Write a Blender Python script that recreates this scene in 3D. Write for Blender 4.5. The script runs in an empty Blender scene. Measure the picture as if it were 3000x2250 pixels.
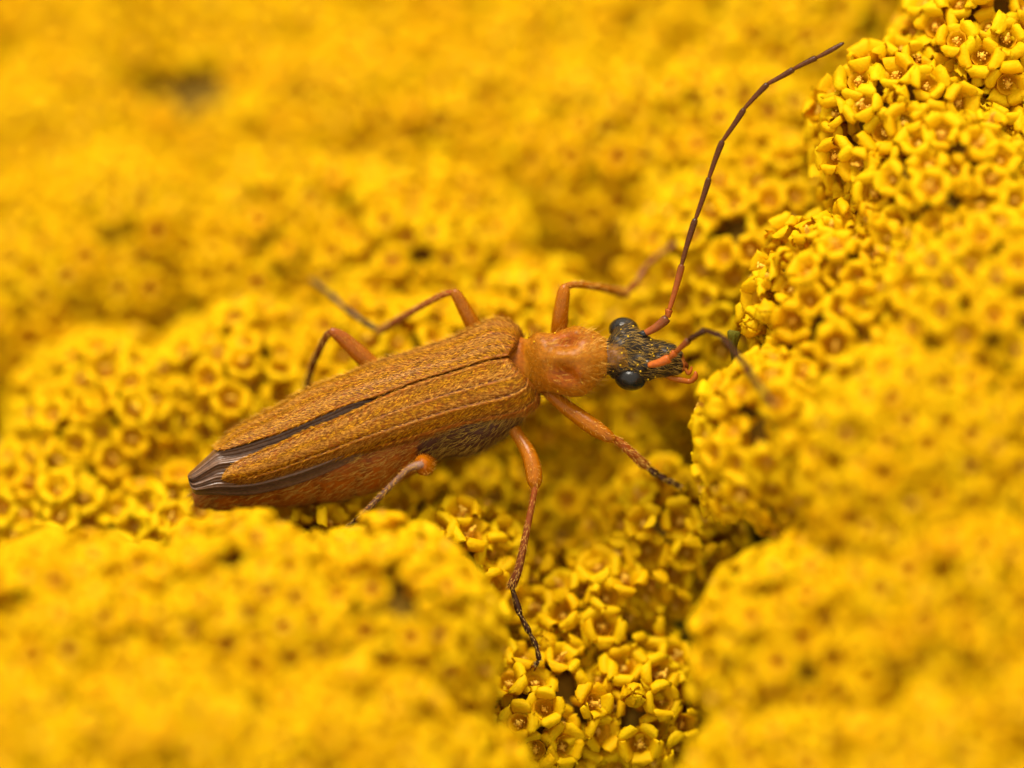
# Macro scene: an orange-brown beetle on yellow flower heads.  One Blender unit is one millimetre.
import bpy, math, random
import numpy as np
from mathutils import Vector, Matrix

scene = bpy.context.scene
scene.unit_settings.system = 'METRIC'
scene.unit_settings.scale_length = 0.001
col = scene.collection
rng = np.random.default_rng(7)
random.seed(7)

# ------------------------------------------------------------------ camera, sky, sun, exposure
D = 130.0                       # working distance
PXMM = 150.0                    # photo pixels per millimetre at the beetle
ELEV = math.radians(60)
RX = np.array([1.0, 0, 0])
UP = np.array([0, math.sin(ELEV), math.cos(ELEV)])
BK = np.array([0, -math.cos(ELEV), math.sin(ELEV)])       # towards the camera
cam_d = bpy.data.cameras.new('camera')
cam = bpy.data.objects.new('camera', cam_d); col.objects.link(cam)
cam_d.sensor_width = 36.0
cam_d.lens = 36.0 * D / (3000.0 / PXMM)
cam_d.clip_start = 1.0; cam_d.clip_end = 20000.0
M = Matrix.Identity(4)
for i in range(3):
    M[i][0], M[i][1], M[i][2], M[i][3] = RX[i], UP[i], BK[i], BK[i] * D
cam.matrix_world = M
cam_d.dof.use_dof = True
cam_d.dof.focus_distance = D - 0.12
APERTURE = 12.0                  # lens opening in millimetres
cam_d.dof.aperture_fstop = cam_d.lens * 1e-3 / APERTURE
scene.camera = cam

SUN_EL, SUN_AZ = 57.0, 15.0     # degrees; azimuth measured from +Y (picture top) towards -X
world = bpy.data.worlds.new('World'); scene.world = world; world.use_nodes = True
wn = world.node_tree.nodes; wl = world.node_tree.links
bg = wn['Background']; sky = wn.new('ShaderNodeTexSky'); sky.sky_type = 'NISHITA'
sky.sun_disc = False
sky.sun_elevation = math.radians(SUN_EL); sky.sun_rotation = math.radians(-SUN_AZ)
sky.dust_density = 3.0; sky.ozone_density = 0.3
# thin even cloud over the blue: the sky is mostly a warm white veil
veil = wn.new('ShaderNodeMix'); veil.data_type = 'RGBA'; veil.inputs[0].default_value = 0.88
veil.inputs[7].default_value = (9.0, 7.9, 6.2, 1.0)
wl.new(sky.outputs[0], veil.inputs[6]); wl.new(veil.outputs[2], bg.inputs[0]); bg.inputs[1].default_value = 0.05
sd = bpy.data.lights.new('sun', 'SUN'); sun = bpy.data.objects.new('sun', sd); col.objects.link(sun)
sd.energy = 1.5; sd.angle = math.radians(22); sd.color = (1.0, 0.92, 0.80)
el, az = math.radians(SUN_EL), math.radians(SUN_AZ)
sdir = Vector((-math.sin(az) * math.cos(el), math.cos(az) * math.cos(el), math.sin(el)))
sun.rotation_euler = sdir.to_track_quat('Z', 'Y').to_euler()
sun.location = sdir * 300
vs = scene.view_settings
vs.view_transform = 'Standard'; vs.look = 'None'; vs.gamma = 1.0; vs.use_curve_mapping = False
vs.exposure = 1.68
scene.cycles.max_bounces = 7; scene.cycles.diffuse_bounces = 4; scene.cycles.transmission_bounces = 4
scene.cycles.caustics_reflective = False; scene.cycles.caustics_refractive = False

def P(px, py, w=0.0):
    """photo pixel + millimetres towards the camera from the plane of focus -> world point"""
    k = (D - w) / D
    return (px - 1500) / PXMM * k * RX + (1125 - py) / PXMM * k * UP + w * BK

# ------------------------------------------------------------------ helpers
def new_obj(name, verts, faces, mat, parent=None, colors=None, smooth=True, kind=None):
    me = bpy.data.meshes.new(name)
    me.from_pydata([tuple(map(float, v)) for v in verts], [], [tuple(map(int, f)) for f in faces])
    if smooth: me.polygons.foreach_set('use_smooth', [True] * len(me.polygons))
    if colors is not None:
        a = me.color_attributes.new('Col', 'FLOAT_COLOR', 'POINT')
        c = np.ones((len(verts), 4), dtype=np.float32); c[:, :3] = np.asarray(colors)[:, :3]
        a.data.foreach_set('color', c.ravel())
    me.materials.append(mat); me.update()
    return link(name, me, parent, kind)

def link(name, me, parent=None, kind=None, matrix=None):
    o = bpy.data.objects.new(name, me); col.objects.link(o)
    if parent is not None: o.parent = parent
    if matrix is not None: o.matrix_basis = matrix
    if kind: o['kind'] = kind
    return o

def thing(name, label, cat, loc=(0, 0, 0), group=None):
    o = bpy.data.objects.new(name, None); col.objects.link(o); o.location = tuple(map(float, loc))
    o.empty_display_size = 0.2
    o['label'] = label; o['category'] = cat
    if group: o['group'] = group
    return o

def cr(rows, n, closed=False):
    """Catmull-Rom resample of control rows to n rows"""
    A = np.asarray(rows, float); m = len(A)
    t = np.linspace(0, m - 1, n); out = []
    for x in t:
        i = min(int(x), m - 2); f = x - i
        p0, p1, p2, p3 = A[max(i - 1, 0)], A[i], A[i + 1], A[min(i + 2, m - 1)]
        out.append(0.5 * ((2 * p1) + (-p0 + p2) * f + (2 * p0 - 5 * p1 + 4 * p2 - p3) * f * f + (-p0 + 3 * p1 - 3 * p2 + p3) * f ** 3))
    return np.array(out)

def ring_faces(nr, nk, cap=True):
    f = []
    for i in range(nr - 1):
        for k in range(nk):
            a, b = i * nk + k, i * nk + (k + 1) % nk
            f.append((a, b, b + nk, a + nk))
    if cap:
        f.append(tuple(range(nk - 1, -1, -1))); f.append(tuple((nr - 1) * nk + k for k in range(nk)))
    return f

def tube(pts, radii, nk=10, flat=1.0, ref=None):
    """rings round a polyline; returns verts, faces (capped), ring index per vertex"""
    pts = np.asarray(pts, float); n = len(pts)
    tan = np.gradient(pts, axis=0); tan /= np.linalg.norm(tan, axis=1)[:, None]
    ref = BK if ref is None else ref
    V = []
    for p, t, r in zip(pts, tan, radii):
        s = np.cross(t, ref); ns = np.linalg.norm(s)
        s = np.cross(t, UP) / np.linalg.norm(np.cross(t, UP)) if ns < 1e-3 else s / ns
        q = np.cross(s, t)
        for k in range(nk):
            a = 2 * math.pi * k / nk
            V.append(p + r * (math.cos(a) * s + math.sin(a) * q * flat))
    return np.array(V), ring_faces(n, nk)

def merge(parts):
    V, F, off = [], [], 0
    for v, f in parts:
        V.append(np.asarray(v, float)); F += [tuple(i + off for i in g) for g in f]; off += len(v)
    return np.vstack(V), F

def mesh_from(name, parts, mats, midx=None):
    V, F = merge(parts)
    me = bpy.data.meshes.new(name)
    me.from_pydata([tuple(map(float, v)) for v in V], [], F)
    me.polygons.foreach_set('use_smooth', [True] * len(me.polygons))
    for m in mats: me.materials.append(m)
    if midx is not None:
        idx = []
        for (v, f), i in zip(parts, midx): idx += [i] * len(f)
        me.polygons.foreach_set('material_index', idx)
    me.update(); return me

# ------------------------------------------------------------------ materials
def mat_new(name):
    m = bpy.data.materials.new(name); m.use_nodes = True
    return m, m.node_tree.nodes, m.node_tree.links, m.node_tree.nodes['Principled BSDF']

def petal_mat(name, c0, c1, transl, rough=0.5, spec=0.06):
    m, n, l, b = mat_new(name)
    oi = n.new('ShaderNodeObjectInfo'); tc = n.new('ShaderNodeTexCoord')
    nz = n.new('ShaderNodeTexNoise'); nz.inputs['Scale'].default_value = 5.0; nz.inputs['Detail'].default_value = 3
    l.new(tc.outputs['Object'], nz.inputs['Vector'])
    mx = n.new('ShaderNodeMix'); mx.data_type = 'RGBA'
    ad = n.new('ShaderNodeMath'); ad.operation = 'MULTIPLY_ADD'; ad.inputs[1].default_value = 0.55; ad.use_clamp = True
    l.new(oi.outputs['Random'], ad.inputs[0])
    ns = n.new('ShaderNodeMath'); ns.operation = 'MULTIPLY_ADD'; ns.inputs[1].default_value = 0.9; ns.inputs[2].default_value = -0.22
    l.new(nz.outputs[0], ns.inputs[0]); l.new(ns.outputs[0], ad.inputs[2])
    l.new(ad.outputs[0], mx.inputs[0]); mx.inputs[6].default_value = (*c0, 1); mx.inputs[7].default_value = (*c1, 1)
    l.new(mx.outputs[2], b.inputs['Base Color'])
    b.inputs['Roughness'].default_value = rough
    b.inputs['Specular IOR Level'].default_value = spec
    bp = n.new('ShaderNodeBump'); bp.inputs['Strength'].default_value = 0.55; bp.inputs['Distance'].default_value = 0.04
    n2 = n.new('ShaderNodeTexNoise'); n2.inputs['Scale'].default_value = 17.0; n2.inputs['Detail'].default_value = 4
    l.new(tc.outputs['Object'], n2.inputs['Vector']); l.new(n2.outputs[0], bp.inputs['Height']); l.new(bp.outputs[0], b.inputs['Normal'])
    tr = n.new('ShaderNodeBsdfTranslucent'); l.new(mx.outputs[2], tr.inputs[0])
    ms = n.new('ShaderNodeMixShader'); ms.inputs[0].default_value = transl
    l.new(b.outputs[0], ms.inputs[1]); l.new(tr.outputs[0], ms.inputs[2])
    l.new(ms.outputs[0], n['Material Output'].inputs[0])
    return m

M_PETAL = petal_mat('petal_yellow', (0.87, 0.49, 0.001), (0.93, 0.67, 0.004), 0.42)
M_TUBE = petal_mat('corolla_tube_yellow', (0.78, 0.38, 0.002), (0.84, 0.47, 0.003), 0.40)
M_PISTIL = petal_mat('stamen_yellow', (0.78, 0.40, 0.02), (0.86, 0.55, 0.06), 0.15)
M_CORE = petal_mat('receptacle_olive', (0.13, 0.075, 0.006), (0.20, 0.11, 0.008), 0.0, 0.7)
M_STEM = petal_mat('stem_green', (0.08, 0.075, 0.006), (0.12, 0.11, 0.010), 0.0, 0.6)
M_BRACT = petal_mat('bract_green', (0.10, 0.085, 0.006), (0.18, 0.14, 0.010), 0.15, 0.6)

def attr_mat(name, rough, sss=0.0, sss_scale=0.1, bump=0.0, bscale=40.0, spec=0.5, noise=0.25, nscale=14.0, coat=0.0):
    m, n, l, b = mat_new(name)
    at = n.new('ShaderNodeAttribute'); at.attribute_name = 'Col'
    tc = n.new('ShaderNodeTexCoord')
    nz = n.new('ShaderNodeTexNoise'); nz.inputs['Scale'].default_value = nscale; nz.inputs['Detail'].default_value = 4
    l.new(tc.outputs['Object'], nz.inputs['Vector'])
    mp = n.new('ShaderNodeMapRange'); mp.inputs[1].default_value = 0.3; mp.inputs[2].default_value = 0.7
    mp.inputs[3].default_value = 1 - noise; mp.inputs[4].default_value = 1 + noise
    l.new(nz.outputs[0], mp.inputs[0])
    mu = n.new('ShaderNodeVectorMath'); mu.operation = 'SCALE'
    l.new(at.outputs['Color'], mu.inputs[0]); l.new(mp.outputs[0], mu.inputs['Scale'])
    l.new(mu.outputs[0], b.inputs['Base Color'])
    b.inputs['Roughness'].default_value = rough
    b.inputs['Specular IOR Level'].default_value = spec
    b.inputs['Coat Weight'].default_value = coat; b.inputs['Coat Roughness'].default_value = 0.2
    if sss:
        b.inputs['Subsurface Weight'].default_value = sss; b.inputs['Subsurface Scale'].default_value = sss_scale
        b.inputs['Subsurface Radius'].default_value = (1.0, 0.45, 0.1)
    if bump:
        bp = n.new('ShaderNodeBump'); bp.inputs['Strength'].default_value = bump; bp.inputs['Distance'].default_value = 0.012
        n2 = n.new('ShaderNodeTexNoise'); n2.inputs['Scale'].default_value = bscale; n2.inputs['Detail'].default_value = 2
        l.new(tc.outputs['Object'], n2.inputs['Vector']); l.new(n2.outputs[0], bp.inputs['Height']); l.new(bp.outputs[0], b.inputs['Normal'])
    return m

M_BODY = attr_mat('cuticle', 0.36, 0.12, 0.10, 0.4, 30.0, 0.16)
M_LEG = attr_mat('leg_cuticle', 0.26, 0.20, 0.10, 0.3, 30.0, 0.20, 0.15)
M_ELY = attr_mat('wing_case_cuticle', 0.40, 0.0, 0.1, 0.7, 34.0, 0.10, 0.22, 9.0)
M_WING = attr_mat('wing_membrane', 0.30, 0.0, 0.1, 0.35, 30.0, 0.4, 0.3)
M_EYE = attr_mat('eye_black', 0.22, 0.0, 0.1, 0.0, 1.0, 0.32, 0.1)
def eye_facets(m):
    n, l = m.node_tree.nodes, m.node_tree.links; b = n['Principled BSDF']
    v = n.new('ShaderNodeTexVoronoi'); v.inputs['Scale'].default_value = 42.0
    tc = n.new('ShaderNodeTexCoord'); l.new(tc.outputs['Object'], v.inputs['Vector'])
    bp = n.new('ShaderNodeBump'); bp.inputs['Strength'].default_value = 0.25; bp.inputs['Distance'].default_value = 0.01; bp.invert = True
    l.new(v.outputs['Distance'], bp.inputs['Height']); l.new(bp.outputs[0], b.inputs['Normal'])
eye_facets(M_EYE)
M_HAIR = attr_mat('golden_hair', 0.35, 0.0, 0.1, 0.0, 1.0, 0.10, 0.1)
M_POLLEN = petal_mat('pollen_grain', (0.80, 0.48, 0.01), (0.9, 0.62, 0.03), 0.1)

# ------------------------------------------------------------------ ground far below
m, n, l, b = mat_new('ground_leaf_litter')
nz = n.new('ShaderNodeTexNoise'); nz.inputs['Scale'].default_value = 0.02; nz.inputs['Detail'].default_value = 8
tc = n.new('ShaderNodeTexCoord'); l.new(tc.outputs['Object'], nz.inputs['Vector'])
rp = n.new('ShaderNodeValToRGB'); rp.color_ramp.elements[0].color = (0.02, 0.03, 0.008, 1); rp.color_ramp.elements[1].color = (0.06, 0.075, 0.02, 1)
l.new(nz.outputs[0], rp.inputs[0]); l.new(rp.outputs[0], b.inputs['Base Color']); b.inputs['Roughness'].default_value = 0.9
GZ = -420.0
g = 12000.0
ground = new_obj('ground', [(-g, -g, GZ), (g, -g, GZ), (g, g, GZ), (-g, g, GZ)], [(0, 1, 2, 3)], m, smooth=False, kind='structure')

# ------------------------------------------------------------------ floret pieces (shared meshes)
def petal_geo(seed, curl=1.0, closed=False, nk=8):
    r = np.random.default_rng(seed)
    if closed:
        path = np.array([(0.18, -0.20), (0.245, -0.03), (0.265, 0.09), (0.23, 0.19), (0.16, 0.25), (0.08, 0.28), (.04, .285)])
        hw = np.array([.12, .155, .175, .165, .13, .08, .03])
    else:
        path = np.array([(0.21, -0.20), (0.262, -0.04), (0.315, 0.075), (0.38, 0.125), (0.445, 0.115 - .03 * curl), (0.49, 0.055 - .06 * curl), (0.495 - .04 * curl, -0.02 - .09 * curl)])
        hw = np.array([.16, .205, .25, .27, .25, .20, .105])
    m_ = len(path)
    path = path + r.normal(0, .016, path.shape); hw = hw * (1 + r.normal(0, .05, hw.shape))
    th = np.array([.016, .020, .024, .030, .030, .026, .014])
    tan = np.gradient(path, axis=0); tan /= np.linalg.norm(tan, axis=1)[:, None]
    cupk = np.array([1.6, 1.2, .6, .1, -.5, -.9, -1.0]) * r.uniform(.6, 1.3)
    V = []
    for i in range(m_):
        nx, nz_ = -tan[i, 1], tan[i, 0]
        for k in range(nk):
            a = 2 * math.pi * k / nk
            y = hw[i] * math.copysign(abs(math.cos(a)) ** .92, math.cos(a))
            o = th[i] * math.sin(a) + cupk[i] * y * y
            fr = r.normal(0, .026) if i >= 3 else r.normal(0, .008)
            V.append((path[i, 0] + nx * o + fr, y + r.normal(0, .018), path[i, 1] + nz_ * o + fr * .6))
    return np.array(V), ring_faces(m_, nk)

def rotz(V, a):
    c, s = math.cos(a), math.sin(a)
    return np.asarray(V) @ np.array([[c, s, 0], [-s, c, 0], [0, 0, 1]])

def tube_geo(nk=10):
    prof = [(.10, -.95), (.12, -.6), (.165, -.35), (.215, -.2), (.265, -.02), (.255, -.01), (.205, -.14), (.14, -.27), (.02, -.32)]
    V = [(r * math.cos(2 * math.pi * k / nk), r * math.sin(2 * math.pi * k / nk), z) for r, z in prof for k in range(nk)]
    return np.array(V), ring_faces(len(prof), nk, cap=False)

def blob(c, r, nu=6, nv=4, sq=(1, 1, 1)):
    V = [(0, 0, 1)]
    for i in range(1, nv):
        for k in range(nu):
            t, p = math.pi * i / nv, 2 * math.pi * k / nu
            V.append((math.sin(t) * math.cos(p), math.sin(t) * math.sin(p), math.cos(t)))
    V.append((0, 0, -1)); F = [(0, 1 + k, 1 + (k + 1) % nu) for k in range(nu)]
    for i in range(nv - 2):
        for k in range(nu):
            a, b_ = 1 + i * nu + k, 1 + i * nu + (k + 1) % nu
            F.append((a, a + nu, b_ + nu, b_))
    L = len(V) - 1
    F += [(L, 1 + (nv - 2) * nu + (k + 1) % nu, 1 + (nv - 2) * nu + k) for k in range(nu)]
    return np.array(V) * r * np.array(sq) + np.array(c), F

def pistil_geo(seed, kind):
    r = np.random.default_rng(seed); parts = []
    top = {0: -0.10, 1: 0.03, 2: 0.18}[kind]
    ln = np.array([(0, 0, -.42), (0.01, 0, -.25), (0.0, 0.01, top - .06), (0.0, 0.01, top)])
    V = [(p[0] + rr * math.cos(2 * math.pi * k / 7), p[1] + rr * math.sin(2 * math.pi * k / 7), p[2])
         for p, rr in zip(ln, (.05, .055, .06, .05)) for k in range(7)]
    parts.append((np.array(V), ring_faces(4, 7)))
    if kind == 2:                              # forked stigma
        for s in (-1, 1):
            parts.append(blob((s * .06, 0, top + .02), .05, 6, 4, (1.4, .7, .55)))
    for k in range((12, 22, 16)[kind]):          # pollen-dusted anther tips
        a = r.uniform(0, 6.28); q = r.uniform(.02, .135)
        parts.append(blob((q * math.cos(a), q * math.sin(a), (-.08, .01, -.03)[kind] - q * .6 + r.uniform(-.04, .03)), r.uniform(.018, .034), 5, 3))
    return merge(parts)

PETALS = [mesh_from('petal', [petal_geo(s, curl=c)], [M_PETAL]) for s, c in ((1, .4), (2, 1.0), (3, 1.5), (4, .0), (5, .7), (6, 1.8), (7, -.5), (8, .9))]
PETALS_CLOSED = [mesh_from('petal', [petal_geo(s, closed=True)], [M_PETAL]) for s in (11, 12)]
TUBE = mesh_from('corolla_tube', [tube_geo()], [M_TUBE])
PISTILS = [mesh_from('pistil', [pistil_geo(20 + k, k)], [M_PISTIL]) for k in range(3)]
WHOLE = []
for v in range(7):
    r = np.random.default_rng(100 + v); closed = v == 6
    parts, mi = [tube_geo(8)], [1]
    for k in range(5):
        a = 2 * math.pi * k / 5 + r.normal(0, .08)
        parts.append((rotz(petal_geo(200 + v * 7 + k, curl=r.uniform(0, 1.5), closed=closed, nk=6)[0], a), ring_faces(7, 6))); mi.append(0)
    parts.append(pistil_geo(300 + v, v % 3)); mi.append(2)
    WHOLE.append(mesh_from('floret', parts, [M_PETAL, M_TUBE, M_PISTIL], mi))

# ------------------------------------------------------------------ flower heads
WUP = np.array([0.0, 0.0, 1.0])
# photo pixel of the centre, millimetres towards the camera, radius, label
BACK = 'yellow flower head in the soft spread of blossom behind the beetle'
HEADS = [
    (730, 1925, 2.3, 2.45, 'flower head rising in front of the beetle tail, hiding its underside'),
    (1130, 1880, 2.0, 2.1, 'flower head in front of the curled hind leg knee, beside the gully'),
    (230, 1970, 2.5, 2.5, 'flower head off past the tail, next to the one hiding the underside'),
    (480, 2330, 3.9, 2.8, None), (1000, 2310, 3.6, 2.5, None), (10, 2380, 4.2, 2.7, None), (1310, 2340, 2.9, 1.5, None),
    (2400, 1950, 2.4, 2.3, 'flower head across the gully from the hanging middle foot'),
    (2800, 1870, 2.9, 2.7, 'flower head beyond the one across the gully from the hanging foot'),
    (2330, 2350, 3.5, 2.1, None), (2750, 2390, 4.2, 2.6, None), (3120, 2150, 4.6, 2.0, None), (3180, 1500, 2.6, 1.9, None),
    (2315, 1305, 0.7, 1.75, 'flower head in front of the mouthparts, below the drooping antenna tip'),
    (2700, 1370, 2.2, 2.4, 'flower head beyond the one the beetle faces'),
    (2530, 940, -0.4, 2.2, 'flower head ahead of the beetle beside the drooping antenna'),
    (2890, 980, 0.8, 2.5, None),
    (2800, 640, -0.4, 2.2, None), (2660, 410, -1.0, 1.8, None),
    (2890, 180, -1.75, 1.8, 'sharply focused flower head past the tip of the raised antenna'),
    (3160, 480, -1.2, 2.0, None),
    (1570, 2100, -1.5, 1.65, 'sharply focused flower head that the hanging middle foot stands on'),
    (1880, 2090, -1.75, 1.45, 'sharply focused flower head deep in the gully beside the hanging foot'),
    (1740, 1800, -2.2, 1.45, 'flower head in the gully beside the shin of the hanging middle leg'),
    (1945, 1590, -2.5, 1.40, 'flower head in the gully below the front foot'),
    (1620, 1480, -4.7, 1.6, 'shaded flower head deep under the middle leg thigh'),
    (1830, 1235, -5.0, 1.7, 'shaded flower head deep under the beetle chin'),
    (1400, 1480, -4.0, 1.5, 'shaded flower head under the beetle belly behind the middle leg'),
    (1350, 1670, -1.6, 1.25, 'flower head edging the gully behind the hanging middle leg'),
    (930, 1590, -2.1, 1.35, 'flower head tucked right below the beetle abdomen'),
    (1150, 1560, -2.6, 1.3, 'flower head the curled hind shin reaches into'),
    (170, 1540, -3.5, 1.8, 'flower head level with the tail, next to the blurred front ones'),
    (520, 1600, -3.0, 1.7, 'flower head touching the beetle tail from below'),
    (330, 1270, -4.2, 2.0, 'flower head just past the beetle tail tip'),
    (750, 1180, -4.1, 1.9, 'flower head under the tapering wing case ends'),
    (1150, 1130, -4.0, 1.9, 'flower head under the middle of the wing cases'),
    (1560, 1060, -4.1, 1.9, 'flower head under the orange shield behind the head'),
    (2050, 1010, -4.0, 1.7, 'flower head under the beetle snout'),
]
def surf(u, v):
    return -2.2 - 0.80 * v + 0.48 * max(0, u - 1) - 0.22 * max(0, -u - 2)
hx = 375.0
for j, py in enumerate(np.arange(-420, 1010, hx * 0.84)):
    for i, px in enumerate(np.arange(-300 + (j % 2) * hx / 2, 3400, hx)):
        qx, qy = px + rng.uniform(-70, 70), py + rng.uniform(-70, 70)
        if min(math.hypot(qx - h[0], qy - h[1]) for h in HEADS) < 250: continue
        u, v = (qx - 1500) / PXMM, (1125 - qy) / PXMM
        r = rng.uniform(2.6, 3.1)
        HEADS.append((qx, qy, surf(u, v) - r + rng.uniform(-.25, .25), r, None))
C3 = np.array([P(h[0], h[1], h[2]) for h in HEADS]); R3 = np.array([h[3] for h in HEADS])
NODE = C3.mean(axis=0) - WUP * 34

def head_label(px, py):
    if py > 2050: return 'strongly blurred flower head in the front fringe below the beetle', 'front fringe flower heads'
    if px > 2400: return 'flower head on the slope beyond the raised antenna', 'flower heads beyond the raised antenna'
    if py < 1125: return BACK, 'flower heads behind the beetle'
    return 'flower head at the outer side of the slope in front of the beetle', 'outer flower heads'

# heads next to something one can find get a label of their own
LAND = [(915, 790, 'flower head that the dark middle foot reaches back to'), (1995, 680, 'flower head under the raised front foot'), (950, 900, 'flower head just behind the bent hind knee'),
        (1310, 800, 'flower head just behind the bent middle knee'), (1640, 760, 'flower head just behind the raised front knee'), (2440, 90, 'flower head behind the tip of the raised antenna'),
        (2190, 330, 'flower head behind the upper bend of the raised antenna'), (2070, 540, 'flower head behind the middle of the raised antenna'), (530, 250, 'flower head beside a deep brown gap in the far blossom')]
for lx, ly, txt in LAND:
    k = min((i for i in range(len(HEADS)) if HEADS[i][4] is None), key=lambda i: math.hypot(HEADS[i][0] - lx, HEADS[i][1] - ly))
    HEADS[k] = HEADS[k][:4] + (txt,)
GAPS = [(530, 258, 170, 72), (1000, 585, 38, 46), (405, 662, 42, 28), (150, 1085, 50, 22), (2425, 962, 58, 26), (2070, 330, 40, 30), (1475, 1335, 36, 40), (2160, 660, 40, 20), (1600, 270, 34, 30)]
n_flo = 0; n_sharp = 0
for hi, (px, py, wc, r, label) in enumerate(HEADS):
    c = C3[hi]; grp = None
    if label is None: label, grp = head_label(px, py)
    root = thing('flower_head', label, 'flower', c - WUP * r * 0.9, grp)
    base = c - WUP * r * 0.9
    axis = WUP + 0.35 * BK * np.array([0, 1, 0]) + rng.normal(0, .12, 3); axis /= np.linalg.norm(axis)
    # receptacle: a lumpy dome under the florets
    V, F = blob((0, 0, 0), 1, 18, 10)
    V = V * (r - 0.42) * (1 + 0.05 * rng.normal(0, 1, (len(V), 1))) + (c - base)
    new_obj('receptacle', V, F, M_CORE, root)
    # stalk down to the shared fork
    pts = cr([c - base - WUP * (r - .7), c - base - WUP * (r + 4), (NODE + (c - NODE) * 0.45) - base - WUP * 6, NODE - base], 12)
    V, F = tube(pts, np.linspace(.5, .6, 12), 7); new_obj('stem', V, F, M_STEM, root)
    # green bracts round the base of the dome
    for k in range(7):
        a = 2 * math.pi * k / 7 + rng.uniform(-.2, .2)
        o = np.array([math.cos(a), math.sin(a), 0]); t_ = np.array([-math.sin(a), math.cos(a), 0])
        bp = [(o * (r - .62) - WUP * .9), (o * (r - .28) - WUP * .35), (o * (r - .12) + WUP * .1)]
        V = []
        for q, hw in zip(bp, (.3, .34, .03)):
            for s, d in ((-1, 0), (0, .06), (1, 0), (0, -.02)): V.append(q + t_ * hw * s + o * d + (c - base))
        new_obj('bract', V, ring_faces(3, 4), M_BRACT, root)
    near = abs(wc + r) < 1.3                 # heads in the plane of focus have the larger, fully open florets
    sp = 0.66 if near else 0.61
    nf = int(4 * math.pi * r * r / (sp * sp * .866)); kk = np.arange(nf) + .5
    th_, ph_ = np.arccos(1 - 2 * kk / nf), math.pi * (1 + 5 ** .5) * kk + rng.uniform(0, 6.28)
    cand = np.stack([np.cos(ph_) * np.sin(th_), np.sin(ph_) * np.sin(th_), np.cos(th_)], 1)
    ax_q = Vector(axis).to_track_quat('Z', 'Y').to_matrix(); cand = cand @ np.array(ax_q).T
    cand = cand + rng.normal(0, (.10 * sp / r), cand.shape); cand /= np.linalg.norm(cand, axis=1)[:, None]
    for d in cand[cand @ axis > -0.25]:
        p = c + d * r
        if d @ BK < -0.35 and d[2] < 0.55: continue
        rel = p - C3; dd = np.linalg.norm(rel, axis=1) - R3; dd[hi] = 9
        if dd.min() < -0.18: continue                     # inside a neighbour
        w = p @ BK; k_ = D / (D - w)
        qx, qy = 1500 + p[0] * PXMM * k_, 1125 - (p @ UP) * PXMM * k_
        if qx < -330 or qx > 3330 or qy < -330 or qy > 2580: continue
        if rng.random() < 0.012 or any(((qx - a_) / c_) ** 2 + ((qy - b_) / d_) ** 2 < 1 for a_, b_, c_, d_ in GAPS): continue
        nrm = d + 0.15 * WUP + rng.normal(0, .20, 3); nrm /= np.linalg.norm(nrm)
        q = Vector(nrm).to_track_quat('Z', 'Y')
        sc = rng.uniform(.90, 1.12) * (0.86 if near else 0.79)
        mtx = Matrix.Translation(Vector(p - base + nrm * rng.normal(0, .12))) @ q.to_matrix().to_4x4() @ Matrix.Rotation(rng.uniform(0, 6.28), 4, 'Z') @ Matrix.Scale(sc, 4)
        n_flo += 1
        inframe = -60 < qx < 3060 and -60 < qy < 2310
        if inframe and abs(w) < 1.25 and d @ BK > -0.2:
            n_sharp += 1
            closed = rng.random() < 0.07
            fl = link('floret', TUBE, root, matrix=mtx)
            for k in range(5):
                me = PETALS_CLOSED[rng.integers(2)] if closed else PETALS[rng.integers(8)]
                a = 2 * math.pi * k / 5 + rng.normal(0, .09)
                link('petal', me, fl, matrix=Matrix.Rotation(a, 4, 'Z') @ Matrix.Rotation(rng.normal(0, .20), 4, 'Y') @ Matrix.Rotation(rng.normal(0, .14), 4, 'X') @ Matrix.Scale(rng.uniform(.82, 1.12), 4))
            if not closed: link('pistil', PISTILS[rng.choice(3, p=(.4, .4, .2))], fl, matrix=Matrix.Rotation(rng.normal(0, .08), 4, 'X'))
        else:
            link('floret', WHOLE[rng.integers(7) if rng.random() < .3 else rng.integers(6)], root, matrix=mtx)
print('florets', n_flo, 'sharp', n_sharp, 'heads', len(HEADS))

plant = thing('plant_stem', 'green main stalk under the yellow flower heads', 'stalk', (NODE[0], NODE[1], GZ))
V, F = tube([(0, 0, -2), (2, 1, 150), (-1, 0, 300), (0, 0, NODE[2] - GZ + .3)], [2.4, 2.2, 2.0, 1.6], 10, ref=np.array([0, 1.0, 0]))
new_obj('stalk', V, F, M_STEM, plant)

# ------------------------------------------------------------------ the beetle
beetle = thing('beetle', 'orange brown beetle with long antennae standing on yellow flowers', 'beetle', P(1050, 1420, -1.3))
B0 = np.array(beetle.location)
ORANGE = np.array((0.29, 0.078, 0.0004)); AMBER = np.array((0.33, 0.100, 0.0004)); BLACK = np.array((0.018, 0.012, 0.007))
DARK = np.array((0.050, 0.016, 0.006)); GOLD = np.array((0.74, 0.43, 0.07)); RUST = np.array((0.22, 0.050, 0.006))

hairs = {}      # key -> lists of verts
def add_hairs(key, pos, nrm, dirs, length, width, lift, c0, c1):
    L = hairs.setdefault(key, [])
    n_ = len(pos)
    ln = length * rng.uniform(.65, 1.3, n_)[:, None]
    dirs = dirs + rng.normal(0, .22, dirs.shape); dirs -= (dirs * nrm).sum(1)[:, None] * nrm
    dirs /= np.linalg.norm(dirs, axis=1)[:, None]
    lf = (lift * rng.uniform(.5, 1.5, n_))[:, None]
    side = np.cross(nrm, dirs) * width / 2
    mid = pos + dirs * ln * .5 + nrm * ln * lf * .7
    tip = pos + dirs * ln + nrm * ln * lf
    t = rng.uniform(0, 1, n_)[:, None]
    colr = c0 * (1 - t) + c1 * t
    L.append((pos - side - nrm * .004, pos + side - nrm * .004, mid + side * .8, mid - side * .8, tip, colr))

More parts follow.
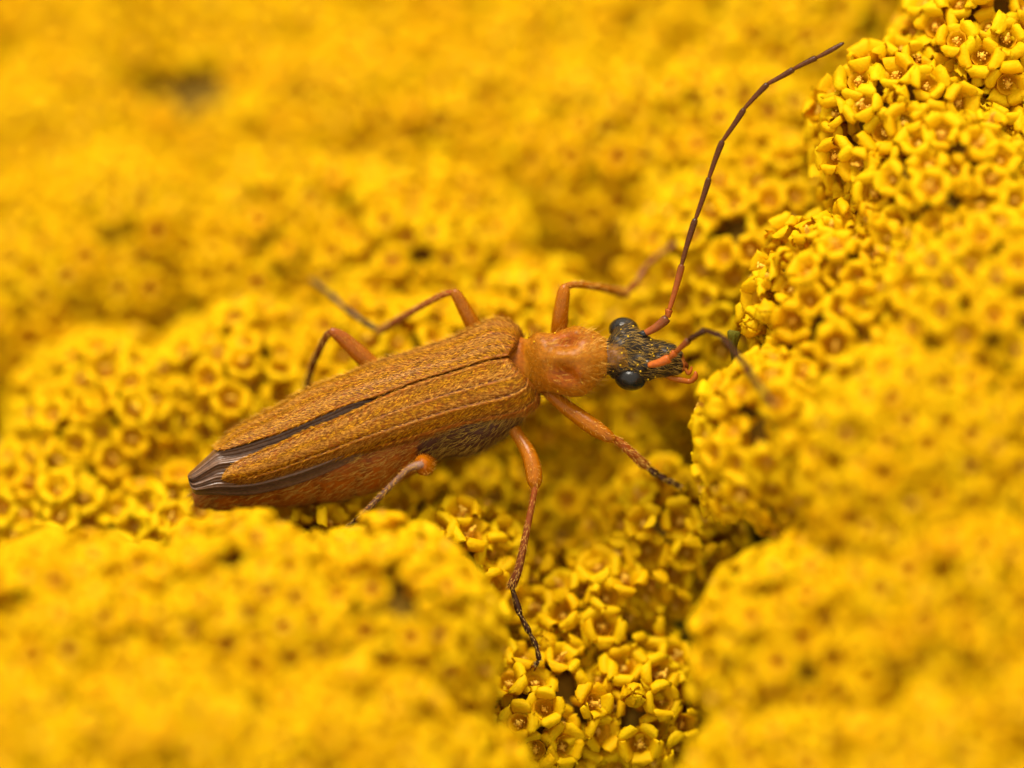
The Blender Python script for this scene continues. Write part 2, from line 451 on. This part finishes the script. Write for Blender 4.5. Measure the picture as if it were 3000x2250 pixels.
def flush_hairs(key, name, parent, origin):
    V, F, Cc = [], [], []; off = 0
    for a, b_, c_, d_, t_, colr in hairs.get(key, []):
        k = len(a)
        V.append(np.stack([a, b_, c_, d_, t_], 1).reshape(-1, 3) - origin); Cc.append(np.repeat(colr, 5, axis=0))
        for i in range(k):
            o = off + i * 5; F += [(o, o + 1, o + 2, o + 3), (o + 3, o + 2, o + 4)]
        off += 5 * k
    if V: new_obj(name, np.vstack(V), F, M_HAIR, parent, np.vstack(Cc), smooth=False, kind='stuff')

def grid_normals(G):
    du = np.gradient(G, axis=0); dv = np.gradient(G, axis=1)
    nn = np.cross(du, dv); nn /= np.linalg.norm(nn, axis=2)[:, :, None] + 1e-9
    return nn

def sample_grid(G, N, k, weight=None):
    """k random points on a grid surface -> positions, normals, (i,j) as fractions"""
    a, b_ = G.shape[:2]
    e1 = np.linalg.norm(np.gradient(G, axis=0), axis=2); e2 = np.linalg.norm(np.gradient(G, axis=1), axis=2)
    wgt = (e1 * e2)[:-1, :-1]
    if weight is not None: wgt = wgt * weight[:-1, :-1]
    idx = rng.choice(wgt.size, k, p=(wgt / wgt.sum()).ravel())
    i, j = np.divmod(idx, b_ - 1); f, g_ = rng.random(k), rng.random(k)
    def lerp(A): return (A[i, j] * ((1 - f) * (1 - g_))[:, None] + A[i + 1, j] * (f * (1 - g_))[:, None] + A[i, j + 1] * ((1 - f) * g_)[:, None] + A[i + 1, j + 1] * (f * g_)[:, None])
    n_ = lerp(N); n_ /= np.linalg.norm(n_, axis=1)[:, None]
    return lerp(G), n_, (i + f) / (a - 1), (j + g_) / (b_ - 1)

# --- body: one continuous skin from the tail to the snout (upper px, lower px, depth, half height)
ST = [
    (562, 1440, 570, 1484, -.55, .06), (598, 1390, 604, 1493, -.58, .22), (660, 1325, 672, 1498, -.60, .36), (753, 1262, 768, 1493, -.60, .46),
    (862, 1210, 882, 1482, -.60, .50), (970, 1158, 992, 1468, -.60, .52), (1079, 1112, 1102, 1442, -.60, .54), (1187, 1068, 1210, 1392, -.60, .56),
    (1270, 1036, 1292, 1346, -.60, .62), (1350, 1006, 1374, 1338, -.60, .68), (1420, 985, 1450, 1304, -.58, .68), (1480, 975, 1520, 1252, -.5, .62),
    (1522, 985, 1562, 1190, -.32, .45), (1546, 992, 1584, 1150, -.12, .38),
    (1572, 974, 1610, 1150, -.02, .46), (1615, 976, 1645, 1157, .0, .54), (1655, 963, 1680, 1163, .0, .57), (1690, 955, 1714, 1158, .0, .56),
    (1725, 965, 1742, 1134, -.02, .52), (1752, 977, 1764, 1112, -.05, .46), (1768, 988, 1774, 1104, -.06, .42), (1780, 993, 1782, 1098, -.08, .385),
    (1800, 962, 1798, 1108, -.06, .42), (1830, 947, 1832, 1120, -.04, .45), (1866, 962, 1868, 1122, -.05, .42), (1896, 988, 1900, 1114, -.06, .37),
    (1930, 996, 1936, 1106, -.08, .32), (1964, 1006, 1968, 1101, -.10, .28), (1986, 1020, 1990, 1096, -.12, .22), (2000, 1036, 2002, 1089, -.14, .14), (2007, 1054, 2007, 1076, -.15, .03)]
NB, KB = 200, 64
S = cr(ST, NB)
G = np.zeros((NB, KB, 3)); Cb = np.zeros((NB, KB, 3))
cen_px = (S[:, :2] + S[:, 2:4]) / 2
ph = np.arange(KB) * 2 * math.pi / KB
for i in range(NB):
    a = P(S[i, 0], S[i, 1], S[i, 4]); b_ = P(S[i, 2], S[i, 3], S[i, 4])
    ce = (a + b_) / 2; la = (a - b_) / 2
    for k in range(KB):
        x, y = math.cos(ph[k]), math.sin(ph[k])
        y2 = math.copysign(abs(y) ** .85, y)
        G[i, k] = ce + la * x + BK * S[i, 5] * y2
px_of = lambda A: (1500 + (A @ RX) * PXMM / (1 - (A @ BK) / D), 1125 - (A @ UP) * PXMM / (1 - (A @ BK) / D))
GX, GY = px_of(G)
def bump2(x, y, rx, ry, ang=0.0):
    dx, dy = GX - x, GY - y
    c_, s_ = math.cos(ang), math.sin(ang)
    return np.exp(-(((dx * c_ + dy * s_) / rx) ** 2 + ((-dx * s_ + dy * c_) / ry) ** 2))
top = (np.sin(ph) > -0.05)[None, :]
dz = np.zeros((NB, KB))
dz -= 0.15 * bump2(1652, 1098, 40, 24, .3)          # hollows of the shield
dz -= 0.14 * bump2(1662, 1003, 40, 15, -.1)
dz += 0.04 * bump2(1692, 975, 18, 10)
dz += 0.05 * bump2(1697, 1095, 13, 18)
dz += 0.05 * bump2(1670, 1046, 70, 14, 0.0)
dz -= 0.05 * bump2(1600, 1060, 10, 60, .35)
dz += 0.06 * bump2(1803, 1042, 22, 26)              # head relief
dz -= 0.06 * bump2(1862, 1035, 30, 14)
dz += 0.05 * bump2(1895, 1025, 14, 34)
dz -= 0.05 * bump2(1925, 1040, 14, 20)
dz += 0.05 * bump2(1960, 1045, 16, 22)
dz += 0.02 * np.sin(GX * .12) * np.sin(GY * .16) * (GX > 1790)
NBm = grid_normals(np.concatenate([G, G[:, :1]], 1))[:, :KB]
if (NBm[100, KB // 4] @ BK) < 0: NBm = -NBm
G = G + NBm * (dz * top)[:, :, None]
# abdomen ring grooves
sgm = np.zeros((NB, KB))
for gx in (640, 730, 830, 940, 1050, 1150):
    sgm += np.exp(-((GX - gx + (GY - 1420) * .35) / 7.0) ** 2)
G = G - NBm * (sgm * 0.035 * (GX < 1250))[:, :, None]
for i in range(NB):
    for k in range(KB):
        x, y = GX[i, k], GY[i, k]
        if x < 1225: c_ = np.array((.29, .068, .0006)) * (1 - .45 * sgm[i, k])
        elif x < 1535: c_ = DARK * 1.1 if y > 1150 else ORANGE
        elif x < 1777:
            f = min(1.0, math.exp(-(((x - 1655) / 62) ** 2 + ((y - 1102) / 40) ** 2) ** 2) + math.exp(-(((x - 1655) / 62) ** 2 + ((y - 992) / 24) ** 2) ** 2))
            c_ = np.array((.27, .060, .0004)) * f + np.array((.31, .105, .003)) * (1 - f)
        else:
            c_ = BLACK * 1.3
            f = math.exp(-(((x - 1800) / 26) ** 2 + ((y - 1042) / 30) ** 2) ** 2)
            c_ = c_ * (1 - f) + np.array((.24, .115, .055)) * f  # downy crown patch, its pale sheen put into the colour
            if x > 1999: c_ = np.array((.30, .09, .015))
        Cb[i, k] = c_
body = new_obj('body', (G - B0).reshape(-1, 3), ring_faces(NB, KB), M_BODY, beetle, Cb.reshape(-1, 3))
N = grid_normals(np.concatenate([G, G[:, :1]], 1))[:, :KB]
if (N[100, KB // 4] @ BK) < 0: N = -N
Gw = np.concatenate([G, G[:, :1]], 1); Nw = np.concatenate([N, N[:, :1]], 1)
gxw, gyw = px_of(Gw)
fwd = np.gradient(G.mean(axis=1), axis=0); fwd /= np.linalg.norm(fwd, axis=1)[:, None]
def body_hair(key, mask, k, sign, length, width, lift, c0, c1):
    p, n_, fi, fj = sample_grid(Gw, Nw, k, mask)
    d = fwd[np.minimum((fi * (NB - 1)).astype(int), NB - 1)] * sign
    add_hairs(key, p, n_, d, length, width, lift, c0, c1)
hol = np.exp(-(((gxw - 1660) / 55) ** 2 + ((gyw - 1097) / 36) ** 2) ** 2) + np.exp(-(((gxw - 1662) / 48) ** 2 + ((gyw - 1000) / 17) ** 2) ** 2)
pron = ((gxw > 1545) & (gxw < 1775)) * (1.05 - np.clip(hol, 0, 1))
PALE = np.array((.52, .23, .015))
body_hair('body', pron, 2600, 1, .07, .008, .3, ORANGE * 1.3, PALE)
body_hair('body', ((gxw > 1545) & (gxw < 1775)) * 1.0, 900, 1, .13, .008, 1.0, ORANGE, GOLD)
body_hair('body', ((gxw > 1782) & (gxw < 1985)) * 1.0, 1300, 1, .14, .007, .35, GOLD * .2, GOLD * .6)
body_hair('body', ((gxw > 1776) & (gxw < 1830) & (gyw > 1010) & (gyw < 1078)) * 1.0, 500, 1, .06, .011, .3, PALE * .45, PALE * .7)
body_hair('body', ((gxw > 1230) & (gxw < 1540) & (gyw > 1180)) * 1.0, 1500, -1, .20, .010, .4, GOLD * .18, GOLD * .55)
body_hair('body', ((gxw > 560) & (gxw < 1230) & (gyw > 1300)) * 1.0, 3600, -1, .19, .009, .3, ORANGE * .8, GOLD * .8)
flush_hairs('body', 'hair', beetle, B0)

# --- wing cases (inner px, outer px rows from base to tip)
RIGHT = [(1490, 1047, 1584, 1150), (1482, 1048, 1582, 1182), (1465, 1051, 1560, 1208), (1440, 1055, 1515, 1230), (1411, 1062, 1460, 1241),
         (1316, 1092, 1350, 1260), (1223, 1120, 1240, 1291), (1115, 1163, 1130, 1319), (1042, 1198, 1050, 1339), (970, 1230, 970, 1366), (898, 1257, 890, 1393),
         (825, 1293, 815, 1415), (753, 1323, 745, 1431), (700, 1348, 695, 1431), (670, 1370, 668, 1421), (652, 1396, 655, 1411)]
LEFT = [(1492, 1042, 1537, 990), (1482, 1045, 1525, 962), (1465, 1048, 1505, 944), (1440, 1053, 1475, 932), (1411, 1060, 1430, 937),
        (1316, 1089, 1330, 984), (1223, 1117, 1225, 1021), (1115, 1158, 1110, 1056), (1042, 1180, 1030, 1088), (970, 1206, 960, 1114), (898, 1238, 890, 1143),
        (825, 1267, 815, 1187), (753, 1290, 745, 1222), (700, 1306, 685, 1255), (663, 1317, 648, 1290), (636, 1319, 631, 1308)]
def wing_case(rows, right, label):
    NS, NT, NR = 170, 64, 7
    R_ = cr(rows, NS)
    s = np.linspace(0, 1, NS)[:, None]; t = np.linspace(0, 1, NT)[None, :]
    if right:
        w = 0.30 + 0.34 * t - 0.20 * t ** 2 - 0.62 * t ** 5
        vein = [(.045, .024, .024, 1.0), (.34, .022, .018, .50), (.62, .024, .026, .80), (.90, .022, .028, 1.0)]
    else:
        w = 0.30 - 0.10 * t - 0.60 * t ** 2.6
        vein = [(.05, .026, .024, 1.0), (.36, .022, .012, .35), (.64, .022, .012, .3)]
    w = w + 0 * s
    w = w - 0.12 * np.exp(-(s / .03) ** 2) - 0.10 * np.clip((s - .8) / .2, 0, 1) ** 2 - 0.10 * np.clip((s - .93) / .07, 0, 1) ** 2 * (0.4 + .6 * t)
    w = w + 0.03 * np.sin(s * 9 + 1) * np.sin(t * 5) * (1 - s)
    colr = np.zeros((NS, NT, 3)); basec = np.array((.20, .052, .001)); pale = np.array((.26, .078, .006))
    f = np.clip(1.1 - 1.4 * s, 0, 1)[:, :, None] * .55
    colr[:] = basec * (1 - f) + pale * f
    ht = np.ones((NS, NT))
    for tc_, tw, hh, send in vein:
        tv = tc_ + 0.10 * s * (tc_ > .1) * (tc_ < .8)
        fade = np.clip((send + .06 - s) / .1, 0, 1)
        gss = np.exp(-((t - tv) / tw) ** 2) * fade
        drk = np.exp(-((t - tv + 2.0 * tw) / (tw * .8)) ** 2) * fade
        w = w + hh * gss - hh * .8 * drk
        colr = colr * (1 - .8 * drk[:, :, None]) + np.array((.035, .011, .004)) * .8 * drk[:, :, None]
        colr = colr * (1 - .6 * gss[:, :, None]) + np.array((.32, .10, .004)) * .6 * gss[:, :, None]
        ht *= (1 - .8 * drk) * (1 - .35 * gss)
    edge = np.clip((t - .84) / .10, 0, 1) * np.clip((.62 - s) / .3, 0, 1)
    if right:
        colr = colr * (1 - .8 * edge[:, :, None]) + np.array((.26, .060, .008)) * .8 * edge[:, :, None]
        ht *= 1 - .75 * edge
    G = np.zeros((NS, NT, 3))
    for i in range(NS):
        for j in range(NT):
            tt = t[0, j]
            G[i, j] = P(R_[i, 0] + (R_[i, 2] - R_[i, 0]) * tt, R_[i, 1] + (R_[i, 3] - R_[i, 1]) * tt, w[i, j])
    N = grid_normals(G)
    if N[NS // 2, NT // 2] @ BK < 0: N = -N
    # rolled-under outer rim and a thickness
    ext = []
    for i in range(NS):
        o = G[i, -1]; inn = G[i, -1] - G[i, 0]; inn = inn / (np.linalg.norm(inn) + 1e-9)
        ext.append([o - inn * (.010 * k * k) - BK * (.028 * k) for k in range(1, NR)])
    low = [[G[i, 0] - BK * .05] for i in range(NS)]
    X = np.concatenate([np.array(low), G, np.array(ext)], 1)
    cX = np.concatenate([colr[:, :1], colr, np.repeat(colr[:, -1:], NR - 1, 1)], 1)
    nt = X.shape[1]
    F = [(i * nt + j, i * nt + j + 1, (i + 1) * nt + j + 1, (i + 1) * nt + j) for i in range(NS - 1) for j in range(nt - 1)]
    if not right: F = [f_[::-1] for f_ in F]
    wc = new_obj('wing_case', (X - B0).reshape(-1, 3), F, M_ELY, beetle, cX.reshape(-1, 3))
    wc['label'] = label
    p, n_, fi, fj = sample_grid(G, N, 10500, ht)
    ii = np.minimum((fi * (NS - 1)).astype(int), NS - 2)
    tl = G[np.minimum(ii + 2, NS - 1), NT // 2] - G[np.maximum(ii - 2, 0), NT // 2]; tl /= np.linalg.norm(tl, axis=1)[:, None]
    lat = G[ii, -1] - G[ii, 0]; lat /= np.linalg.norm(lat, axis=1)[:, None]
    band = (.5 + .5 * np.sin(fj * 21 + 2.5 * np.sin(fi * 7)))[:, None]
    hc0 = np.array((.07, .020, .001)) * (1 - band) + np.array((.14, .048, .006)) * band; hc1 = np.array((.70, .31, .006)) * (1 - band) + np.array((.66, .30, .04)) * band
    add_hairs(label, p, n_, tl + lat * (0.35 * np.sin(fj * 9))[:, None], .09, .012, .22, hc0, hc1)
    p, n_, fi, fj = sample_grid(G, N, 900, (t > .93) * np.ones((NS, 1)))
    ii = np.minimum((fi * (NS - 1)).astype(int), NS - 2)
    tl = G[ii + 1, -1] - G[ii, -1]; tl /= np.linalg.norm(tl, axis=1)[:, None]
    add_hairs(label, p, n_, tl, .12, .010, .55, ORANGE * 1.2, GOLD)
    flush_hairs(label, 'hair', wc, B0)
    return wc
wing_case(RIGHT, True, 'golden brown ribbed wing case over the flank facing the gully')
wing_case(LEFT, False, 'golden brown wing case over the flank away from the gully')

# --- folded hind wings showing between and past the wing cases
WG = [(1150, 1150, 1150, 1290), (1042, 1150, 1050, 1342), (970, 1180, 970, 1380), (898, 1212, 890, 1412), (825, 1245, 815, 1434), (753, 1272, 745, 1449), (690, 1294, 690, 1452),
      (640, 1308, 640, 1450), (610, 1334, 612, 1450), (582, 1360, 588, 1450), (560, 1380, 566, 1444), (549, 1392, 553, 1412)]
NS, NT = 120, 60
R_ = cr(WG, NS); Gg = np.zeros((NS, NT, 3)); cw = np.zeros((NS, NT, 3))
rows_w = []
for i in range(NS):
    s_ = i / (NS - 1)
    for j in range(NT):
        t_ = j / (NT - 1)
        x = R_[i, 0] + (R_[i, 2] - R_[i, 0]) * t_; y = R_[i, 1] + (R_[i, 3] - R_[i, 1]) * t_
        w = 0.11 + .11 * math.sin(math.pi * t_) - .16 * max(0, t_ - .85) / .15 - .30 * max(0, .12 - t_) / .12
        w += 0.07 * math.exp(-((t_ - (.42 - .12 * s_)) / .07) ** 2) + .05 * math.exp(-((t_ - .62) / .04) ** 2) * max(0, s_ - .5) * 2
        w += 0.07 * math.exp(-((t_ - .80) / .05) ** 2) * max(0, s_ - .45) * 2
        w -= 0.10 * math.exp(-((t_ - .50) / .05) ** 2) * max(0, s_ - .5) * 2
        w += .012 * math.sin(t_ * 95 + s_ * 6)
        w -= .12 * max(0, s_ - .9) / .1
        Gg[i, j] = P(x, y, w - .02)
        v = .5 + .5 * math.sin(t_ * 40 + 2 * s_)
        cw[i, j] = np.array((.085, .040, .020)) * (1 - v * .6) + np.array((.19, .10, .055)) * v * .6
X = np.concatenate([Gg, (Gg[:, ::-1] - BK * .05)], 1)
cX = np.concatenate([cw, cw[:, ::-1]], 1)
new_obj('folded_wing', (X - B0).reshape(-1, 3), ring_faces(NS, NT * 2), M_WING, beetle, cX.reshape(-1, 3))

# --- eyes and antenna sockets
def ellipsoid(name, c, axes, mat, colr, parent, nu=32, nv=20, label=None):
    V, F = blob((0, 0, 0), 1, nu, nv)
    V = c + V[:, :1] * axes[0] + V[:, 1:2] * axes[1] + V[:, 2:] * axes[2]
    o = new_obj(name, V - B0, F, mat, parent, np.tile(colr, (len(V), 1)))
    if label: o['label'] = label
    return o
a14 = math.radians(-8)
H = math.cos(a14) * RX + math.sin(a14) * UP; Lq = -math.sin(a14) * RX + math.cos(a14) * UP
EYEC = np.array((.010, .009, .008))
ellipsoid('eye', P(1847, 1107, .04), (H * .315, Lq * .250, BK * .34), M_EYE, EYEC, beetle, label='glossy black eye on the side facing the gully')
ellipsoid('eye', P(1828, 968, -.22), (H * .30, Lq * .26, BK * .30), M_EYE, EYEC, beetle, label='glossy black eye half hidden behind the head')
ellipsoid('antenna_socket', P(1897, 1067, .26), (RX * .12, UP * .12, BK * .11), M_EYE, EYEC * 1.3, beetle, 16, 10)
ellipsoid('antenna_socket', P(1884, 979, .12), (RX * .10, UP * .08, BK * .10), M_EYE, EYEC * 1.3, beetle, 16, 10)

# --- jointed limbs: list of (px, py, w, radius px)
def segment(name, ctrl, parent, c0, c1, n=14, nk=10, flat=1.0, mat=None, hair=None, hkey=None):
    Cc = cr(ctrl, n); pts = np.array([P(*q[:3]) for q in Cc]); rad = np.maximum(Cc[:, 3], .4) / PXMM
    V, F = tube(pts, rad, nk, flat)
    cc = np.repeat(np.linspace(0, 1, n), nk)[:, None]
    o = new_obj(name, V - B0, F, mat or M_LEG, parent, c0 * (1 - cc) + c1 * cc)
    if hair:
        G_ = V.reshape(n, nk, 3); cen = G_.mean(1, keepdims=True); N_ = G_ - cen; N_ /= np.linalg.norm(N_, axis=2)[:, :, None] + 1e-9
        G2 = np.concatenate([G_, G_[:, :1]], 1); N2 = np.concatenate([N_, N_[:, :1]], 1)
        p, n_, fi, fj = sample_grid(G2, N2, hair[0])
        tg = np.gradient(pts, axis=0); tg /= np.linalg.norm(tg, axis=1)[:, None]
        add_hairs(hkey, p, n_, tg[np.minimum((fi * (n - 1)).astype(int), n - 1)], hair[1], .009, .5, hair[2], hair[3])
    return o

hc = ((ORANGE * 1.3), GOLD)
def leg(label, femur, tibia, tarsi, colours, key):
    r_ = bpy.data.objects.new('leg', None); col.objects.link(r_); r_.parent = beetle; r_['label'] = label
    c_f0, c_f1, c_t0, c_t1, c_s = colours
    f = segment('femur', femur, r_, c_f0, c_f1, 22, 16, .85, hair=(260, .07, *hc), hkey=key)
    t = segment('tibia', tibia, r_, c_t0, c_t1, 22, 12, hair=(420, .065, ORANGE, GOLD * .9), hkey=key)
    tr = bpy.data.objects.new('tarsus', None); col.objects.link(tr); tr.parent = r_
    for a, b_ in zip(tarsi[:-1], tarsi[1:]):
        a, b_ = np.array(a, float), np.array(b_, float); d = b_ - a
        rr = a[3]
        ctrl = [np.append(a[:3] - d[:3] * .06, rr * .55), np.append(a[:3] + d[:3] * .3, rr * .8), np.append(a[:3] + d[:3] * .8, rr * 1.1), np.append(b_[:3] + d[:3] * .04, rr * .75)]
        segment('tarsus_segment', ctrl, tr, c_s, c_s * .7, 9, 9, hair=(50, .05, GOLD * .3, GOLD * .8), hkey=key)
    e = np.array(tarsi[-1], float); d = e - np.array(tarsi[-2], float); d[:3] /= np.linalg.norm(d[:2]) + 1e-6
    for s_ in (-1, 1):
        pr = np.array([-d[1], d[0], 0]) * s_
        ctrl = [np.append(e[:3] - d[:3] * 2, 4), np.append(e[:3] + d[:3] * 9 + pr * 6, 3), np.append(e[:3] + d[:3] * 17 + pr * 5 - np.array((0, 0, .05)), 1)]
        segment('claw', ctrl, tr, RUST, DARK, 7, 7)
    flush_hairs(key, 'hair', r_, B0)
    return r_

leg('amber middle leg hanging down into the gully',
    [(1478, 1215, -.45, 20), (1520, 1280, -.25, 19), (1549, 1330, -.08, 23), (1563, 1380, .04, 25), (1566, 1412, .10, 22), (1566, 1432, .12, 11)],
    [(1568, 1414, .12, 11), (1564, 1450, .14, 9), (1550, 1520, .14, 10), (1534, 1600, .12, 11), (1518, 1670, .1, 12.5), (1500, 1714, .08, 14), (1497, 1724, .08, 7)],
    [(1499, 1718, .08, 10), (1523, 1799, .05, 9), (1551, 1853, .02, 8.5), (1572, 1895, .0, 8), (1580, 1932, -.04, 7), (1568, 1950, -.1, 6)],
    (AMBER, AMBER * .9, RUST * 1.4, DARK * 1.2, DARK * .9), 'lmr')
leg('amber front leg stretched below the head',
    [(1588, 1128, -.30, 20), (1640, 1178, -.18, 21), (1690, 1216, -.05, 24), (1740, 1252, .05, 25), (1778, 1276, .1, 20), (1800, 1290, .1, 10)],
    [(1788, 1282, .1, 10), (1815, 1296, -.05, 12), (1845, 1322, -.15, 13), (1875, 1350, -.3, 14), (1892, 1364, -.4, 13), (1898, 1370, -.42, 7)],
    [(1893, 1366, -.4, 11), (1925, 1390, -.5, 10.5), (1950, 1404, -.56, 10), (1968, 1412, -.62, 9), (1990, 1424, -.72, 6.5)],
    (AMBER, AMBER * .85, RUST * 1.5, RUST, DARK), 'lfr')
leg('amber front leg raised behind the shield, knee bent',
    [(1640, 1020, -.5, 25), (1638, 975, -.45, 25), (1641, 930, -.35, 24), (1647, 885, -.25, 21), (1652, 852, -.2, 18), (1654, 836, -.2, 10)],
    [(1650, 843, -.2, 11), (1680, 834, -.3, 10), (1730, 838, -.6, 10), (1785, 848, -1.0, 11), (1826, 859, -1.35, 14), (1838, 862, -1.45, 8)],
    [(1832, 860, -1.4, 10), (1866, 828, -1.75, 9.5), (1892, 782, -2.0, 9), (1925, 752, -2.2, 9.5), (1953, 732, -2.35, 9.5), (1990, 707, -2.5, 6)],
    (AMBER, AMBER, AMBER * .9, AMBER * .8, RUST), 'lfl')
leg('middle leg behind the shoulder with dark foot reaching back',
    [(1410, 985, -.6, 24), (1388, 955, -.55, 23), (1366, 915, -.45, 21), (1346, 878, -.38, 18), (1334, 860, -.35, 15), (1326, 852, -.35, 9)],
    [(1338, 858, -.35, 9), (1305, 861, -.45, 9), (1250, 888, -.75, 9.5), (1195, 920, -1.05, 10), (1125, 962, -1.4, 11.5), (1108, 971, -1.5, 7)],
    [(1112, 969, -1.45, 9.5), (1064, 942, -1.7, 9), (1012, 904, -1.95, 9), (964, 860, -2.2, 9), (915, 823, -2.5, 6)],
    (AMBER, AMBER * .8, RUST * 1.2, RUST * .6, DARK * .5), 'lml')
leg('hind leg bent up beside the wing cases, dark shin',
    [(1120, 1110, -.7, 27), (1080, 1062, -.62, 27), (1040, 1025, -.52, 25), (1005, 992, -.45, 21), (978, 974, -.4, 15), (966, 968, -.4, 9)],
    [(980, 974, -.4, 10), (960, 980, -.5, 10.5), (940, 1015, -.75, 10.5), (920, 1060, -1.05, 10.5), (904, 1110, -1.4, 11), (894, 1160, -1.75, 11), (888, 1190, -2.0, 7)],
    [(888, 1186, -2.0, 10), (880, 1210, -2.15, 9), (872, 1235, -2.3, 8.5), (862, 1262, -2.4, 6)],
    (AMBER, RUST * 1.0, RUST * .6, DARK * .4, DARK * .4), 'lhl')
leg('hind leg with rounded knee turned to the viewer, thin shin slanting into the blossom',
    [(1268, 1325, -.95, 22), (1260, 1342, -.65, 25), (1250, 1354, -.25, 29), (1243, 1361, .08, 32), (1238, 1364, .32, 29), (1235, 1365, .44, 14)],
    [(1240, 1360, .38, 9), (1222, 1364, .46, 12), (1196, 1374, .46, 9), (1160, 1408, .42, 8.5), (1120, 1448, .36, 8.5), (1072, 1498, .28, 9), (1062, 1508, .26, 6)],
    [(1067, 1502, .28, 8), (1040, 1528, .1, 8), (1018, 1546, -.1, 7.5), (1000, 1560, -.25, 6)],
    (AMBER, ORANGE * 1.05, np.array((.30, .17, .12)), DARK, DARK), 'lhr')

# --- antennae: one piece per joint
def antenna(label, joints, cols, key):
    r_ = bpy.data.objects.new('antenna', None); col.objects.link(r_); r_.parent = beetle; r_['label'] = label
    for i, (a, b_) in enumerate(zip(joints[:-1], joints[1:])):
        a, b_ = np.array(a, float), np.array(b_, float); d = b_ - a; rr = b_[3]
        last = i == len(joints) - 2
        bend = np.array([-d[1], d[0], 0]) * (.06 if i == 0 else 0.012 * (-1) ** i)
        ctrl = [np.append(a[:3] - d[:3] * .015, rr * .62), np.append(a[:3] + d[:3] * .12 + bend * .5, rr * .78), np.append(a[:3] + d[:3] * .5 + bend, rr * (.95 if not last else 1)),
                np.append(a[:3] + d[:3] * .88 + bend * .4, rr * (1.12 if not last else .75)), np.append(a[:3] + d[:3] * .97, rr * (.9 if not last else .45)), np.append(b_[:3], rr * (.55 if not last else .15))]
        segment('antenna_segment', ctrl, r_, cols[i][0], cols[i][1], 14, 10, hair=(70, .03, RUST * .5, GOLD * .35), hkey=key)
    flush_hairs(key, 'hair', r_, B0)
AO = np.array((.36, .085, .010)); AD = np.array((.045, .013, .003)); AM = np.array((.10, .026, .004))
cols = [(AO, BLACK * 1.6), (AO, AO), (AO, AM)] + [(AM, AD * .8)] * 8
antenna('long dark raised antenna of eleven joints',
        [(1886, 977, .14, 9), (1956, 930, .2, 13), (1961, 906, .22, 10.5), (1998, 774, .28, 9.5), (2038, 640, .3, 8.8), (2078, 520, .3, 8.5), (2117, 412, .3, 8.5), (2181, 318, .3, 8.2),
         (2250, 245, .3, 8), (2326, 202, .3, 8), (2393, 169, .3, 7.8), (2473, 125, .3, 7.5)], cols, 'ant1')
antenna('drooping antenna curving up and over towards the viewer',
        [(1900, 1069, .34, 10), (1962, 1048, .45, 12.5), (1979, 1032, .5, 10.5), (2018, 995, .7, 9.5), (2066, 968, .95, 9), (2108, 982, 1.3, 9), (2142, 1018, 1.65, 9), (2174, 1058, 2.0, 9),
         (2202, 1098, 2.35, 9), (2230, 1138, 2.65, 9), (2250, 1165, 2.85, 8.6), (2268, 1190, 3.0, 8.4)],
        [(AO * 1.2, AO * 1.2), (AO, AO), (AO, AD)] + [(AD, AD * .8)] * 8, 'ant2')

# --- mouthparts
def palp(ctrl):
    segment('palp', ctrl, beetle, AMBER, RUST * 1.6, 22, 9)
palp([(1940, 1095, -.15, 7), (1965, 1106, -.08, 9), (1995, 1113, -.05, 9), (2020, 1117, -.05, 8), (2034, 1108, -.02, 9), (2038, 1096, 0, 7), (2036, 1088, 0, 3)])
palp([(1992, 1070, -.12, 6), (2008, 1082, -.1, 6), (2016, 1094, -.1, 6), (2024, 1086, -.1, 5), (2026, 1074, -.1, 3)])
segment('mandible', [(1985, 1062, -.12, 14), (2000, 1066, -.1, 12), (2012, 1072, -.1, 7), (2014, 1082, -.12, 3)], beetle, RUST, DARK, 12, 9)

# --- pollen grains stuck to the beetle
parts = []
p, n_, fi, fj = sample_grid(Gw, Nw, 75, ((gxw > 1560) & (gxw < 1990) & ((gxw > 1785) | (rng.random(gxw.shape) < .15))) * 1.0)
for q, nn in zip(p, n_): parts.append(blob(q + nn * .012 - B0, rng.uniform(.012, .022), 6, 4))
V, F = merge(parts); new_obj('pollen', V, F, M_POLLEN, beetle, kind='stuff')

# --- a green bract tip poking out of the blossom ahead of the beetle
tip = thing('bract_tip', 'small dark green bract tip poking up by the drooping antenna', 'bract', P(2150, 1080, -.6))
T0 = np.array(tip.location)
for nm, off in (('blade', 0.0), ('midrib', 0.03)):
    ctrl = [(2152, 1085, -.6, 7), (2150, 1040, -.3, 9), (2148, 1010, -.1, 13), (2150, 985, 0, 19), (2152, 974, .01, 21), (2153, 969, .01, 15)] if nm == 'blade' else [(2150, 1080, -.52, 3), (2151, 1040, -.22, 4), (2149, 1005, -.02, 4), (2153, 975, .07, 3)]
    Cc = cr(ctrl, 10); V, F = tube(np.array([P(*q[:3]) for q in Cc]), Cc[:, 3] / PXMM, 8, .35)
    new_obj(nm, V - T0, F, M_STEM, tip)
